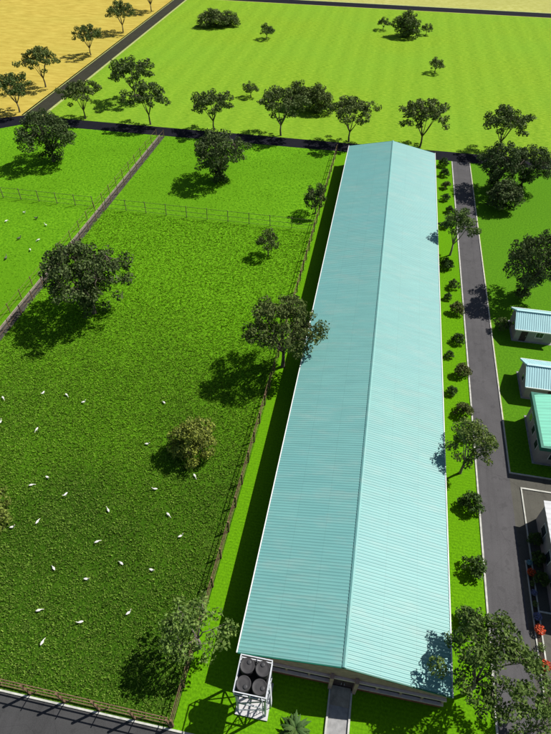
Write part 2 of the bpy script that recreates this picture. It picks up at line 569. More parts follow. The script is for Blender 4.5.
def m_tufts():
    o = tufts('pasture_grass', -53, -13.2, -5.3, 52, 34, .215, .082, MT['tuft'], 1, 4, lambda x, y: (x > -33.0 - y * .58) & (x < -13.6 + y * .013) & (np.random.default_rng(5).random(len(x)) < (54 - y) / 24))
    p = tufts('pasture_grass', -53.4, -12.6, 34, 73, 15, .17, .105, MT['tuft'], 2, 4, lambda x, y: (np.random.default_rng(6).random(len(x)) < (y - 33) / 20))
    return o, p
tu = m_tufts()
tufts('meadow_grass', -86, -55.3, 28, 106, 3.2, .085, .12, MT['tuft_light'], 3, 4, lambda x, y: (x > -60 - (y - 20) * .6))
tufts('meadow_grass', -53, -12.8, 74, 107, 3.2, .085, .12, MT['tuft_light'], 4, 4)

# ------------------------------------------------------------------ fences
def fence(a, b, h, spacing, mat, label, rails, pw=.16, group='timber rail fences', rad=.09, brace=0, seed=0):
    a, b = Vector((*a, 0)), Vector((*b, 0))
    L = (b - a).length
    t = thing('rail_fence', label, 'fence', a, math.atan2(b.y - a.y, b.x - a.x), group)
    n = max(1, round(L / spacing))
    rn = random.Random(seed)
    post = MB().box(-pw / 2, pw / 2, -pw / 2, pw / 2, -.05, h + .12).mesh('post', mat)
    for i in range(n + 1):
        o = link('post', post, t)
        o.location = (L * i / n, 0, 0)
        o.rotation_euler = (rn.uniform(-.03, .03), rn.uniform(-.03, .03), rn.uniform(-.1, .1))
    for z in rails:
        MB().box(0, L, pw / 2 + .003, pw / 2 + .003 + rad * .7, z * h - rad, z * h + rad).build('rail', mat, t)
    if brace:
        for i in range(0, n, brace):
            MB().bar((L * i / n, -.12, .1), (L * (i + .45) / n, -.12, h * .95), .07).build('brace', mat, t)
    return t
fence((-62, -5.55), (-13.6, -5.68), 2.7, 3.3, MT['wood'], 'brown rail fence between the pasture and the front road', (.08, .52, .97), brace=1, rad=.08)
fence((-13.45, -5.6), (-11.9, 106.8), 1.9, 3.0, MT['wood'], 'long brown rail fence along the lawn strip left of the barn', (.2, .6, .95), pw=.15, rad=.05)
fence((-86.2, 73.6), (-55.6, 73.6), 2.3, 4.0, MT['wood_grey'], 'grey rail fence crossing the left paddock up to the alley', (.1, .5, .95), rad=.035, pw=.11)
fence((-53.0, 73.6), (-12.6, 73.6), 2.3, 4.0, MT['wood_grey'], 'grey rail fence crossing from the alley to the barn side fence', (.1, .5, .95), rad=.035, pw=.11)
fence((-55.4, 14), (-54.6, 107), 1.7, 3.4, MT['wood'], 'brown post fence on the left edge of the paddock alley', (.45, .92), pw=.10, rad=.025)
fence((-53.4, 14), (-52.8, 107), 1.7, 3.4, MT['wood'], 'brown post fence on the right edge of the paddock alley', (.45, .92), pw=.10, rad=.025)

# ------------------------------------------------------------------ ribbed roof slopes
def ribbed(xa, za, xb, zb, y0, y1, period, amp, thick=.05):
    """one slope running from (xa,za) to (xb,zb) with ribs every `period` along y"""
    n = max(1, round((y1 - y0) / period))
    p = (y1 - y0) / n
    prof = []
    for i in range(n):
        y = y0 + i * p
        prof += [(y, 0), (y + p * .34, amp * .1), (y + p * .55, amp), (y + p * .78, amp * .9)]
    prof.append((y1, 0))
    mb = MB()
    vs, fs = [], []
    for (y, z) in prof:
        vs += [(xa, y, za + z), (xb, y, zb + z), (xa, y, za - thick), (xb, y, zb - thick)]
    for i in range(len(prof) - 1):
        a, b = i * 4, i * 4 + 4
        fs += [(a, a + 1, b + 1, b), (a + 2, b + 2, b + 3, a + 3), (a, b, b + 2, a + 2), (a + 1, a + 3, b + 3, b + 1)]
    fs += [(0, 2, 3, 1), (len(vs) - 4, len(vs) - 3, len(vs) - 1, len(vs) - 2)]
    return mb.add(vs, fs)

# ------------------------------------------------------------------ the long barn
LB = 102.25
RIDGE, EAVE = 5.75, 3.9
barn = thing('long_barn', 'very long low barn with teal ribbed gable roof in the middle of the farm', 'barn')
for s in (-1, 1):
    ro = ribbed(0, RIDGE, s * 9.0, EAVE, 0, LB, .31, .032).build('roof_slope', MT['roof'], barn)
    ro['label'] = 'shaded teal slope left of the ridge' if s < 0 else 'bright pale teal slope right of the ridge'
MB().add([(-.17, -.04, RIDGE + .045), (0, -.04, RIDGE + .13), (.17, -.04, RIDGE + .045), (-.17, LB + .04, RIDGE + .045), (0, LB + .04, RIDGE + .13), (.17, LB + .04, RIDGE + .045),
          (-.17, -.04, RIDGE + .0), (.17, -.04, RIDGE + .0), (-.17, LB + .04, RIDGE), (.17, LB + .04, RIDGE)],
         [(0, 1, 4, 3), (1, 2, 5, 4), (6, 0, 3, 8), (2, 7, 9, 5), (0, 6, 7, 2, 1), (3, 4, 5, 9, 8)]).build('ridge_cap', MT['roof'], barn)
for s in (-1, 1):
    MB().box(min(s * 9.02, s * 9.12), max(s * 9.02, s * 9.12), -.05, LB + .05, EAVE - .12, EAVE + .07).build('gutter', MT['white'], barn)
# rake trims following the slope front and back
for y in (-.09, LB + .02):
    for s in (-1, 1):
        mb = MB()
        x0, x1 = 0, s * 9.0
        vs = [(x0, y, RIDGE - .14), (x1, y, EAVE - .14), (x1, y, EAVE + .01), (x0, y, RIDGE + .01),
              (x0, y + .07, RIDGE - .14), (x1, y + .07, EAVE - .14), (x1, y + .07, EAVE + .01), (x0, y + .07, RIDGE + .01)]
        mb.add(vs, [(0, 1, 2, 3), (7, 6, 5, 4), (3, 2, 6, 7), (0, 4, 5, 1), (1, 5, 6, 2), (0, 3, 7, 4)])
        mb.build('rake_trim', MT['green_trim'], barn)
for (y, dy) in ((.12, 1), (LB - .27, 1)):
    # low block wall, netting band, cladding up to the gable
    if y < 1:
        MB().box(-8.8, -.75, y, y + .15, .55, 1.3).box(1.25, 8.8, y, y + .15, .55, 1.3).build('low_wall', MT['wall_stone'], barn)
        MB().box(-8.85, -.75, y - .06, y + .17, 0, .55).box(1.25, 8.85, y - .06, y + .17, 0, .55).build('plinth', MT['brick'], barn)
    else:
        MB().box(-8.8, 8.8, y, y + .15, .55, 1.3).build('low_wall', MT['wall_stone'], barn)
        MB().box(-8.85, 8.85, y - .06, y + .17, 0, .55).build('plinth', MT['brick'], barn)
    MB().box(-8.8, 8.8, y + .03, y + .10, 1.3, 2.55).build('netting', MT['mesh'], barn)
    MB().add([(-8.8, y, 2.62), (8.8, y, 2.62), (8.8, y, EAVE - .12), (0, y, RIDGE - .12), (-8.8, y, EAVE - .12),
              (-8.8, y + .15, 2.62), (8.8, y + .15, 2.62), (8.8, y + .15, EAVE - .12), (0, y + .15, RIDGE - .12), (-8.8, y + .15, EAVE - .12)],
             [(0, 1, 2, 3, 4), (9, 8, 7, 6, 5), (0, 5, 6, 1), (1, 6, 7, 2), (2, 7, 8, 3), (3, 8, 9, 4), (4, 9, 5, 0)]).build('gable_wall', MT['wall_stone'], barn)
MB().box(-8.85, -.78, -.16, .11, 1.3, 1.42).box(1.28, 8.85, -.16, .11, 1.3, 1.42).build('sill', MT['beam'], barn)
MB().box(-8.85, 8.85, -.10, .11, 2.5, 2.68).build('lintel', MT['beam'], barn)
for x in [-8.7, -6.7, -4.7, -2.7, 3.2, 5.2, 7.0, 8.7]:
    MB().box(x - .09, x + .09, 0, .14, 1.42, 2.5).build('post', MT['wall_stone'], barn)
for x in (-.9, 1.22):
    MB().box(x, x + .3, -.34, .1, 0, 3.2).build('door_pillar', MT['wall_stone'], barn)
dr = MB().box(-.6, .30, .02, .09, .1, 2.45).box(.33, 1.22, .02, .09, .1, 2.45).build('door', MT['dark_door'], barn)
MB().box(.16, .20, -.05, .02, 1.0, 1.35).box(.43, .47, -.05, .02, 1.0, 1.35).build('handle', MT['steel'], dr)
for s in (-1, 1):
    x0, x1 = sorted((s * 8.8, s * 8.64))
    MB().box(x0, x1, .3, LB - .3, .0, 1.2).build('side_wall', MT['wall_stone'], barn)
    MB().box(s * 8.72 - .02, s * 8.72 + .02, .3, LB - .3, 1.2, EAVE - .25).build('netting', MT['mesh'], barn)
    n = 34
    pm = MB().box(-.09, .09, -.09, .09, 1.2, EAVE - .1).mesh('post', MT['wall_stone'])
    for i in range(n + 1):
        o = link('post', pm, barn)
        o.location = (s * 8.83, .4 + (LB - .8) * i / n, 0)

# ------------------------------------------------------------------ water tower
tw = thing('water_tower', 'steel stand carrying four black water tanks at the near left barn corner', 'water tower', (-7.1, -2.15, 0))
px0, px1, py0, py1 = -1.3, 1.3, -1.35, 1.35
MB().box(-1.42, 1.42, -1.62, 1.30, 0, .18).build('concrete_pad', MT['pad'], tw)
DZ = 5.05
for x in (-1.18, 1.18):
    for y in (-1.22, 1.16):
        MB().box(x - .08, x + .08, y - .08, y + .08, .18, DZ).build('leg', MT['steel'], tw)
for z in (2.4,):
    mb = MB()
    for x in (-1.18, 1.18):
        mb.box(x - .05, x + .05, -1.14, 1.08, z - .07, z + .07)
    for y in (-1.22, 1.16):
        mb.box(-1.10, 1.10, y - .05, y + .05, z - .071, z + .071)
    mb.build('girt', MT['steel'], tw)
for (za, zb) in ((.3, 2.3), (2.5, 4.95)):
    for y, q in ((-1.30, 1), (1.24, -1)):
        MB().bar((-1.15 * q, y, za), (1.15 * q, y, zb), .08).build('brace', MT['steel'], tw)
    for x, q in ((-1.30, 1), (1.30, -1)):
        MB().bar((x, -1.18 * q, za), (x, 1.12 * q, zb), .08).build('brace', MT['steel'], tw)
MB().box(px0, px1, py0, py1, DZ, DZ + .12).build('deck', MT['deck'], tw)
mb = MB()
for z in (5.65, 6.35):
    mb.box(px0 - .03, px1 + .03, py0 - .05, py0 + .03, z - .04, z + .04).box(px0 - .03, px1 + .03, py1 - .03, py1 + .05, z - .04, z + .04)
    mb.box(px0 - .04, px0 + .04, py0 + .035, py1 - .035, z - .04, z + .04).box(px1 - .04, px1 + .04, py0 + .035, py1 - .035, z - .04, z + .04)
for x in (px0, 0, px1):
    for y in (py0, py1):
        mb.box(x - .034, x + .034, y - .034, y + .034, DZ + .1, 6.30)
mb.build('railing', MT['steel_white'], tw)
tk = MB().lathe((0, 0, 0), [(.50, 0), (.57, .06), (.57, .30), (.60, .34), (.57, .38), (.57, .68), (.60, .72), (.57, .76), (.60, 1.00), (.60, 1.07), (.55, 1.11), (.54, 1.10), (.30, 1.125), (.16, 1.13)], 28).mesh('water_tank', MT['tank'], True)
lid = MB().lathe((.25, .12, 1.12), [(.17, 0), (.18, .02), (.18, .05), (.14, .07), (.05, .075)], 20).mesh('tank_lid', MT['tank_lid'], True)
where = {(-1, -1): 'near left', (1, -1): 'near right', (-1, 1): 'far left', (1, 1): 'far right'}
for (sx, sy), wn in where.items():
    t = thing('water_tank', f'round black water tank at the {wn} corner of the tower deck', 'water tank',
              (-7.1 + sx * .64, -2.15 + sy * .66, DZ + .125), .3 * sx + sy, 'black tanks on the tower deck')
    link('tank_shell', tk, t)
    link('lid', lid, t)
lad = MB()
for y in (-.55, -.15):
    lad.bar((1.56, y, .05), (1.46, y, 6.3), .04)
for i in range(16):
    z = .4 + i * .37
    lad.bar((1.56 - .10 * z / 6.25, -.55, z), (1.56 - .10 * z / 6.25, -.15, z), .03)
lad.build('ladder', MT['steel_white'], tw)
MB().tube([(1.02, -1.42, .2), (1.02, -1.42, 5.3), (.9, -1.2, 5.5)], [.04, .04, .04], 8).build('pipe', MT['steel_white'], tw)

# ------------------------------------------------------------------ outbuildings
def wall_box(x0, x1, y0, y1, z1, gable=None, along='x'):
    """four walls with an optional gable rise; ridge parallel to x"""
    mb = MB()
    if gable:
        ym = (y0 + y1) / 2
        vs = []
        for x in (x0, x1):
            vs += [(x, y0, 0), (x, y1, 0), (x, y1, z1), (x, ym, z1 + gable), (x, y0, z1)]
        mb.add(vs, [(0, 4, 3, 2, 1), (5, 6, 7, 8, 9), (0, 5, 9, 4), (1, 2, 7, 6), (4, 9, 8, 3), (2, 3, 8, 7)])
    else:
        mb.box(x0, x1, y0, y1, 0, z1)
    return mb

def small_house(x0, x1, y0, y1, ze, rise, label, door_x, win_x, oh=.35):
    t = thing('small_house', label, 'house', ((x0 + x1) / 2, (y0 + y1) / 2, 0), 0, 'small houses with cyan roofs')
    hx, hy = (x1 - x0) / 2, (y1 - y0) / 2
    wall_box(-hx, hx, -hy, hy, ze - .05, rise * .93).build('wall', MT['cream'], t)
    rx = hx + oh
    rz = ze + rise
    # ribbed slopes: built across y then turned so the ribs run down the slope
    for s in (-1, 1):
        o = ribbed(0, 0, hy + oh, -rise * (hy + oh) / hy, -rx, rx, .30, .05).build('roof_slope', MT['roof_cyan'], t)
        o.location = (0, 0, rz + .06)
        o.rotation_euler = (0, 0, s * math.pi / 2)
    MB().box(-rx, rx, -.16, .16, rz + .06, rz + .16).build('ridge_cap', MT['roof_cyan'], t)
    zl = rz - rise * (hy + oh) / hy
    for s in (-1, 1):
        y0_, y1_ = sorted((s * (hy + oh + .01), s * (hy + oh + .09)))
        MB().box(-rx, rx, y0_, y1_, zl - .06, zl + .12).build('fascia', MT['white'], t)
    for s in (-1, 1):
        for q in (-1, 1):
            MB().bar((s * (rx + .03), 0, rz), (s * (rx + .03), q * (hy + oh), zl), .05, .2).build('bargeboard', MT['roof_cyan'], t)
    dr = MB().box(door_x - .45, door_x + .45, -hy - .05, -hy - .005, .05, 2.05).build('door', MT['dark_door'], t)
    MB().box(door_x + .28, door_x + .33, -hy - .1, -hy - .05, 1.0, 1.15).build('handle', MT['steel'], dr)
    for wx in win_x:
        wf = MB().box(wx - .55, wx + .55, -hy - .06, -hy - .005, 1.0, 2.0).build('window', MT['white'], t)
        MB().box(wx - .47, wx - .02, -hy - .08, -hy - .062, 1.08, 1.92).box(wx + .02, wx + .47, -hy - .08, -hy - .062, 1.08, 1.92).build('pane', MT['glass'], wf)
        MB().box(wx - .62, wx + .62, -hy - .14, -hy - .005, .92, .99).build('sill', MT['beam'], wf)
    wf = MB().box(-hx - .06, -hx - .005, -.4, .4, 1.0, 1.9).build('window', MT['white'], t)
    MB().box(-hx - .08, -hx - .062, -.33, .33, 1.07, 1.83).build('pane', MT['glass'], wf)
    MB().box(-hx - .2, hx + .2, -hy - .2, hy + .2, 0, .06).build('plinth', MT['concrete'], t)
    return t
small_house(20.35, 25.6, 50.1, 54.4, 2.5, 1.3, 'small grey house with pale cyan ribbed roof, farther up the access road', -1.4, [.7])
small_house(20.35, 26.2, 38.7, 43.3, 2.5, 1.3, 'small grey house with pale cyan ribbed roof, just behind the mint roofed building', .3, [1.9])

# mint roofed building
b3 = thing('mint_roof_building', 'grey walled building with mint green roof edged in dark green beside the road bend', 'building', (24.6, 31.9, 0))
wall_box(-4.2, 4.2, -3.7, 3.4, 3.45).build('wall', MT['cream'], b3)
mb = MB().box(-4.8, 4.8, -4.6, -4.28, 3.5, 4.1).box(-4.8, 4.8, 3.68, 4.0, 3.5, 4.1).box(-4.8, -4.48, -4.279, 3.679, 3.5, 4.1).box(4.48, 4.8, -4.279, 3.679, 3.5, 4.1)
mb.build('fascia', MT['green_trim'], b3)
o = ribbed(0, 4.9, 4.47, 4.0, -4.27, 3.67, .5, .03).build('roof_slope', MT['roof_mint'], b3)
o = ribbed(0, 4.9, -4.47, 4.0, -4.27, 3.67, .5, .03).build('roof_slope', MT['roof_mint'], b3)
for y in (-4.2, 3.6):
    MB().add([(-4.4, y, 3.9), (4.4, y, 3.9), (0, y, 4.8)], [(0, 1, 2)]).build('gable_wall', MT['green_trim'], b3)
MB().box(-4.45, 4.45, -4.25, 3.65, 3.45, 3.55).build('soffit', MT['white'], b3)
for wy in (-2.2, 0.0, 2.0):
    wf = MB().box(-4.26, -4.205, wy - .5, wy + .5, 1.1, 2.2).build('window', MT['white'], b3)
    MB().box(-4.28, -4.262, wy - .43, wy + .43, 1.17, 2.13).build('pane', MT['glass'], wf)
dd = MB().box(-.5, .5, -3.76, -3.705, .05, 2.1).build('door', MT['dark_door'], b3)
MB().box(.32, .37, -3.81, -3.76, 1.0, 1.15).build('handle', MT['steel'], dd)
for wx in (-2.4, 2.4):
    wf = MB().box(wx - .6, wx + .6, -3.76, -3.705, 1.0, 2.1).build('window', MT['white'], b3)
    MB().box(wx - .53, wx + .53, -3.78, -3.762, 1.07, 2.03).build('pane', MT['glass'], wf)
MB().box(-4.4, 4.4, -3.9, 3.6, 0, .08).build('plinth', MT['concrete'], b3)

# white roofed store
b4 = thing('white_roof_store', 'grey walled store with plain white roof beside the flower bed', 'building', (23.4, 16.2, 0))
wall_box(-3.75, 3.75, -6.0, 4.3, 3.2).build('wall', MT['cream'], b4)
o = ribbed(0, 3.75, -4.05, 3.38, -6.4, 4.55, .6, .03).build('roof_slope', MT['roof_white'], b4)
o = ribbed(0, 3.75, 4.05, 3.38, -6.4, 4.55, .6, .03).build('roof_slope', MT['roof_white'], b4)
for y in (-5.99, 4.2):
    MB().add([(-3.7, y, 3.2), (3.7, y, 3.2), (3.7, y, 3.3), (0, y, 3.66), (-3.7, y, 3.3)], [(0, 1, 2, 3, 4)]).build('gable_wall', MT['cream'], b4)
for wy in (-4, -1, 2):
    wf = MB().box(-3.81, -3.755, wy - .6, wy + .6, 1.0, 2.2).build('window', MT['white'], b4)
    MB().box(-3.83, -3.812, wy - .53, wy + .53, 1.07, 2.13).build('pane', MT['glass'], wf)

# ------------------------------------------------------------------ trees
def leaf_quads(centers, radii, per, size, rs, flat=.75, shell=.55, updir=.35):
    """rhombic leaves scattered in ellipsoidal clumps"""
    C_, R_ = [], []
    for c, r, k in zip(centers, radii, per):
        d = rs.normal(size=(k, 3))
        d /= np.linalg.norm(d, axis=1)[:, None]
        rad = (shell + (1 - shell) * rs.random(k) ** .6)
        rad = np.where(rs.random(k) < .25, rs.random(k), rad)
        q = d * rad[:, None] * r
        q[:, 2] *= flat
        C_.append(q + np.array(c))
        R_.append(d)
    P_ = np.concatenate(C_)
    D_ = np.concatenate(R_)
    n = len(P_)
    nrm = D_ * .9 + rs.normal(size=(n, 3)) * .75 + np.array([0, 0, updir])
    nrm /= np.linalg.norm(nrm, axis=1)[:, None]
    t = np.cross(nrm, rs.normal(size=(n, 3)))
    t /= np.linalg.norm(t, axis=1)[:, None]
    b = np.cross(nrm, t)
    s = size * rs.uniform(.6, 1.3, n)[:, None]
    droop = nrm * s * .18
    V = np.stack([P_ - t * s, P_ + b * s * .55 - droop * .2, P_ + t * s - droop, P_ - b * s * .55 - droop * .2], 1).reshape(-1, 3)
    Fq = np.arange(n * 4).reshape(n, 4)
    return V, Fq

def tree_meshes(seed, H, R, fork, zlow, nlimb, nclump, per, cr, leaf, lmat, bmat, trunk_r=.22, skirt=0, spread=1.0, dome=.5, lean=(0, 0), flat=.72):
    rn = random.Random(seed)
    rs = np.random.default_rng(seed)
    tr = MB()
    # trunk
    top = Vector((rn.uniform(-.1, .1) * H * .1 + lean[0] * fork, rn.uniform(-.1, .1) * H * .1 + lean[1] * fork, fork))
    tr.tube([(0, 0, -.2), (0, 0, .12), top * .5 + Vector((rn.uniform(-.12, .12), rn.uniform(-.12, .12), 0)), top],
            [trunk_r * 1.6, trunk_r * 1.15, trunk_r * .9, trunk_r * .78], 9)
    limbs = []
    cxy = Vector((lean[0] * H, lean[1] * H, 0))
    for i in range(nlimb):
        a = 2 * math.pi * (i + rn.uniform(-.25, .25)) / nlimb
        rr = R * rn.uniform(.35, .6)
        e = Vector((math.cos(a) * rr, math.sin(a) * rr, zlow + (H - zlow) * rn.uniform(.35, .62))) + cxy
        m = top.lerp(e, .5) + Vector((rn.uniform(-.25, .25), rn.uniform(-.25, .25), rn.uniform(-.1, .35)))
        tr.tube([top * .97, top.lerp(m, .5) + Vector((math.cos(a) * .1, math.sin(a) * .1, 0)), m, e],
                [trunk_r * .62, trunk_r * .48, trunk_r * .36, trunk_r * .2], 6)
        limbs.append((m, e))
    cen, rad = [], []
    tries = 0
    while len(cen) < nclump and tries < 4000:
        tries += 1
        a = rn.uniform(0, 2 * math.pi)
        q = math.sqrt(rn.random()) * R * .86
        # dome envelope: higher in the middle, ragged edge
        u = q / R
        ztop = H - (H - zlow) * dome * u * u * 1.15
        zb = zlow + (ztop - zlow) * .12 * rn.random() + (1 - u) * (H - zlow) * .22 * (0 if skirt else 1)
        z = zb + (ztop - cr * .6 - zb) * rn.random() ** .6
        wob = 1 + .16 * math.sin(3 * a + seed) + .10 * math.sin(5 * a + 2.1 * seed)
        p = Vector((math.cos(a) * q * wob, math.sin(a) * q * wob, z)) + cxy
        r = cr * rn.uniform(.6, 1.25)
        if any((p - c).length < (r + s) * .52 for c, s in zip(cen, rad)):
            continue
        cen.append(p)
        rad.append(r)
    for c in cen:
        m, e = min(limbs, key=lambda l: (l[1] - c).length)
        st = e if rn.random() < .6 else m.lerp(e, rn.uniform(.4, 1))
        mid = st.lerp(c, .5) + Vector((rn.uniform(-.2, .2), rn.uniform(-.2, .2), rn.uniform(-.05, .25)))
        tr.tube([st, mid, c], [trunk_r * .2, trunk_r * .13, trunk_r * .05], 5)
    if skirt:
        for i in range(skirt):
            a = rn.uniform(0, 2 * math.pi)
            q = rn.uniform(.02, .34) * R
            c = Vector((math.cos(a) * q, math.sin(a) * q, rn.uniform(.6, zlow + .8)))
            cen.append(c)
            rad.append(cr * rn.uniform(.7, 1.05))
    V, Fq = leaf_quads([tuple(c) for c in cen], rad, [max(8, int(per * (r / cr) ** 2)) for r in rad], leaf, rs, flat)
    crown = np_mesh('crown', V, Fq, lmat, 4)
    trunk = tr.mesh('trunk', bmat, True)
    return trunk, crown

KIND = {}
def kind(key, name, **kw):
    KIND[key] = (name, *tree_meshes(**kw))
def plant(key, label, x, y, h=None, rz=None, group=None, cat='tree', sc=None, z=0):
    name, tm, cm = KIND[key]
    s = sc if sc is not None else 1.0
    t = thing(name, label, cat, (x, y, z), rz if rz is not None else (x * 1.7 + y * 2.3) % 6.28, group)
    t.scale = s if isinstance(s, tuple) else (s, s, s)
    link('trunk' if cat == 'tree' else 'stem', tm, t)
    link('crown' if cat == 'tree' else 'foliage', cm, t)
    return t

for i in range(4):
    kind(f'umb{i}', 'spreading_tree', seed=11 + i, H=10, R=5.7, fork=2.3, zlow=4.7, nlimb=6, nclump=58, per=74, cr=.92, leaf=.25, lmat=MT['leaf_far'], bmat=MT['bark'], trunk_r=.2, dome=.42)
for i in range(3):
    kind(f'den{i}', 'broadleaf_tree', seed=31 + i, H=10, R=5.7, fork=1.9, zlow=3.3, nlimb=7, nclump=100, per=95, cr=.95, leaf=.20, lmat=MT['leaf_dark'], bmat=MT['bark'], trunk_r=.3, skirt=22, dome=.55)
for i in range(2):
    kind(f'sml{i}', 'small_round_tree', seed=51 + i, H=4.4, R=2.5, fork=1.0, zlow=1.3, nlimb=4, nclump=26, per=80, cr=.62, leaf=.16, lmat=MT['leaf_far'], bmat=MT['bark'], trunk_r=.13, dome=.7)
for i in range(2):
    kind(f'bsh{i}', 'bushy_tree', seed=61 + i, H=7.5, R=4.6, fork=.8, zlow=.6, nlimb=6, nclump=80, per=90, cr=1.05, leaf=.24, lmat=MT['leaf_far'], bmat=MT['bark'], trunk_r=.22, skirt=14, dome=.7)
kind('dark', 'broadleaf_tree', seed=72, H=9, R=3.2, fork=1.2, zlow=1.4, nlimb=5, nclump=70, per=90, cr=.9, leaf=.22, lmat=MT['leaf_dark'], bmat=MT['bark'], trunk_r=.22, skirt=8, dome=.6)
kind('oliv', 'olive_bush', seed=75, H=4.6, R=2.7, fork=.5, zlow=.5, nlimb=6, nclump=60, per=110, cr=.62, leaf=.13, lmat=MT['leaf_olive'], bmat=MT['bark'], trunk_r=.14, skirt=10, dome=.75)
kind('silv', 'silver_leaf_tree', seed=78, H=8.6, R=3.5, fork=3.0, zlow=3.6, nlimb=5, nclump=34, per=75, cr=.75, leaf=.17, lmat=MT['leaf_silver'], bmat=MT['bark_pale'], trunk_r=.16, dome=.6)
kind('near0', 'roadside_tree', seed=81, H=9.0, R=3.1, fork=2.2, zlow=4.2, nlimb=5, nclump=38, per=120, cr=.70, leaf=.15, lmat=MT['leaf_near'], bmat=MT['bark_pale'], trunk_r=.16, dome=.6)
kind('near1', 'roadside_tree', seed=84, H=9.6, R=4.6, fork=2.0, zlow=4.0, nlimb=7, nclump=60, per=135, cr=.72, leaf=.145, lmat=MT['leaf_near'], bmat=MT['bark_pale'], trunk_r=.2, dome=.6)
kind('mid', 'roadside_tree', seed=93, H=10, R=5.2, fork=2.4, zlow=3.6, nlimb=7, nclump=88, per=110, cr=.85, leaf=.18, lmat=MT['leaf_far'], bmat=MT['bark'], trunk_r=.26, dome=.5)
kind('near2', 'roadside_tree', seed=87, H=9.4, R=4.0, fork=2.0, zlow=3.2, nlimb=6, nclump=42, per=115, cr=.70, leaf=.15, lmat=MT['leaf_silver'], bmat=MT['bark_pale'], trunk_r=.2, dome=.6)

G1 = 'trees along the dry yellow field'
yel = [(-93.6, 114.2, .95, 'nearest to the corner of the roads'), (-95.6, 132, 1.0, 'second from the corner'), (-95.0, 160.5, .86, 'third from the corner'),
       (-94.5, 186, .95, 'fourth from the corner'), (-94.4, 214, .98, 'farthest, cut by the top edge of the photo')]
for i, (x, y, s, d) in enumerate(yel):
    plant(f'umb{i % 4}', f'spreading tree on the dry yellow field, {d}', x, y, group=G1, sc=s, rz=i * 1.3)
G2 = 'trees along the near edge of the lime green field'
row = [(-75.5, 113.6, .90, 'leftmost'), (-58.5, 113.6, 1.0, 'second from the left, above the alley end'), (-42.4, 113.6, .93, 'third from the left'),
       (-26.0, 113.6, 1.08, 'fourth from the left, with bushes behind it'), (-9.8, 113.4, 1.02, 'at the far left corner of the barn'),
       (6.6, 113.8, 1.08, 'right behind the barn'), (24.1, 114.6, 1.0, 'rightmost, past the barn')]
for i, (x, y, s, d) in enumerate(row):
    plant(f'umb{(i + 1) % 4}', f'spreading tree edging the lime field, {d}', x, y, group=G2, sc=s, rz=i * .9 + .4)
plant('umb3', 'spreading tree inside the lime field, just behind the second edge tree', -67.5, 127.5, sc=1.08, rz=2.2)
plant('bsh0', 'wide low dark bush clump at the top left of the lime field', -66.5, 199.5, sc=(1.15, 1.1, .80), cat='bush')
plant('bsh1', 'low rounded bush beside the wide bush clump at the top left of the lime field', -61.2, 201.5, sc=(.9, .9, .68), cat='bush')
plant('sml0', 'lone small round tree in the upper middle of the lime green field', -44.5, 188.8, sc=1.1)
plant('sml1', 'small round tree left of the bush clump in the middle of the lime field', -38.3, 136.3, sc=.95)
plant('bsh1', 'big rounded bush behind the fourth edge tree, left one of a pair', -24.6, 131.5, sc=(.85, .85, .95), cat='bush')
plant('bsh0', 'big rounded bush behind the fourth edge tree, right one of a pair', -19.3, 130.0, sc=(.9, .9, .95), cat='bush')
plant('sml0', 'small round tree just left of the big bushy tree in the lime field', -6.6, 207.7, sc=.95)
plant('bsh0', 'big dark bushy tree at the top right of the lime field', 1.5, 201.5, sc=(1.05, 1.05, 1.12), rz=2)
plant('sml1', 'small round tree just right of the big bushy tree in the lime field', 8.2, 204.7, sc=.88)
plant('sml0', 'lone small round tree at the right of the lime field', 10.7, 166, sc=1.0, rz=1)

plant('den0', 'big dark tree in the top left paddock near the road corner', -72.4, 90.5, sc=(1.12, 1.12, 1.1))
plant('den1', 'big dark tree in the paddock behind the cross fence', -34.5, 89.3, sc=(1.04, 1.04, 1.08))
plant('sml0', 'small tree by the cross fence end close to the barn side fence', -13.1, 79.7, sc=(1.0, 1.0, 1.5))
plant('sml1', 'small dark tree in the pasture just in front of the cross fence', -19.2, 64.3, sc=(.88, .88, 1.25))
plant('den2', 'very big dark tree beside the alley at the left of the pasture', -42.4, 43.9, sc=(1.15, 1.15, 1.28), rz=.6)
plant('mid', 'big green tree leaning over the barn side fence, halfway along the barn', -11.9, 38.2, sc=(1.0, 1.0, 1.2), rz=1)
plant('oliv', 'round olive yellow bush alone in the middle of the pasture', -19.9, 22.2, sc=(1.12, 1.12, 1.25), cat='bush')
plant('oliv', 'round olive yellow bush cut by the left edge of the photo', -39.2, 8.4, sc=(1.15, 1.15, 1.5), cat='bush', rz=1)
plant('silv', 'silvery green tree beside the side fence near the water tower', -13.0, .8, sc=(.95, .95, .92), rz=.3)

plant('den1', 'large tree right of the access road at its far end, nearest the road', 21.6, 96.5, sc=(.9, .9, 1.02), rz=2.4)
plant('den2', 'large tree at the far end of the right lawn, farther from the road', 27.2, 98.5, sc=(.85, .85, .92), rz=4)
plant('dark', 'narrow dark tree in front of the large trees on the right lawn', 22.4, 89.0, sc=(1.0, 1.0, .72))
plant('den0', 'large tree on the right lawn behind the farther small house', 22.9, 61.0, sc=(.82, .82, 1.17), rz=1.1)
plant('sml1', 'little tree at the left wall of the farther small house', 18.7, 51.8, sc=(.5, .5, .6))
plant('near0', 'roadside tree overhanging the far part of the access road', 12.0, 70.6, sc=(1.05, 1.05, 1.02), rz=.7)
plant('near0', 'roadside tree overhanging the middle of the access road', 11.7, 25.0, sc=(.95, .95, .98), rz=3.0)
plant('near1', 'large tree at the near right corner of the barn', 11.5, 2.0, sc=(1.0, 1.0, 1.1), rz=2)
plant('near2', 'large silvery tree between the access road and the flower bed', 16.2, -.4, sc=(.72, .72, .8), rz=1)
plant('near1', 'tree at the bottom right corner beside the yard', 19.6, -3.2, sc=(.7, .7, .72), rz=4)
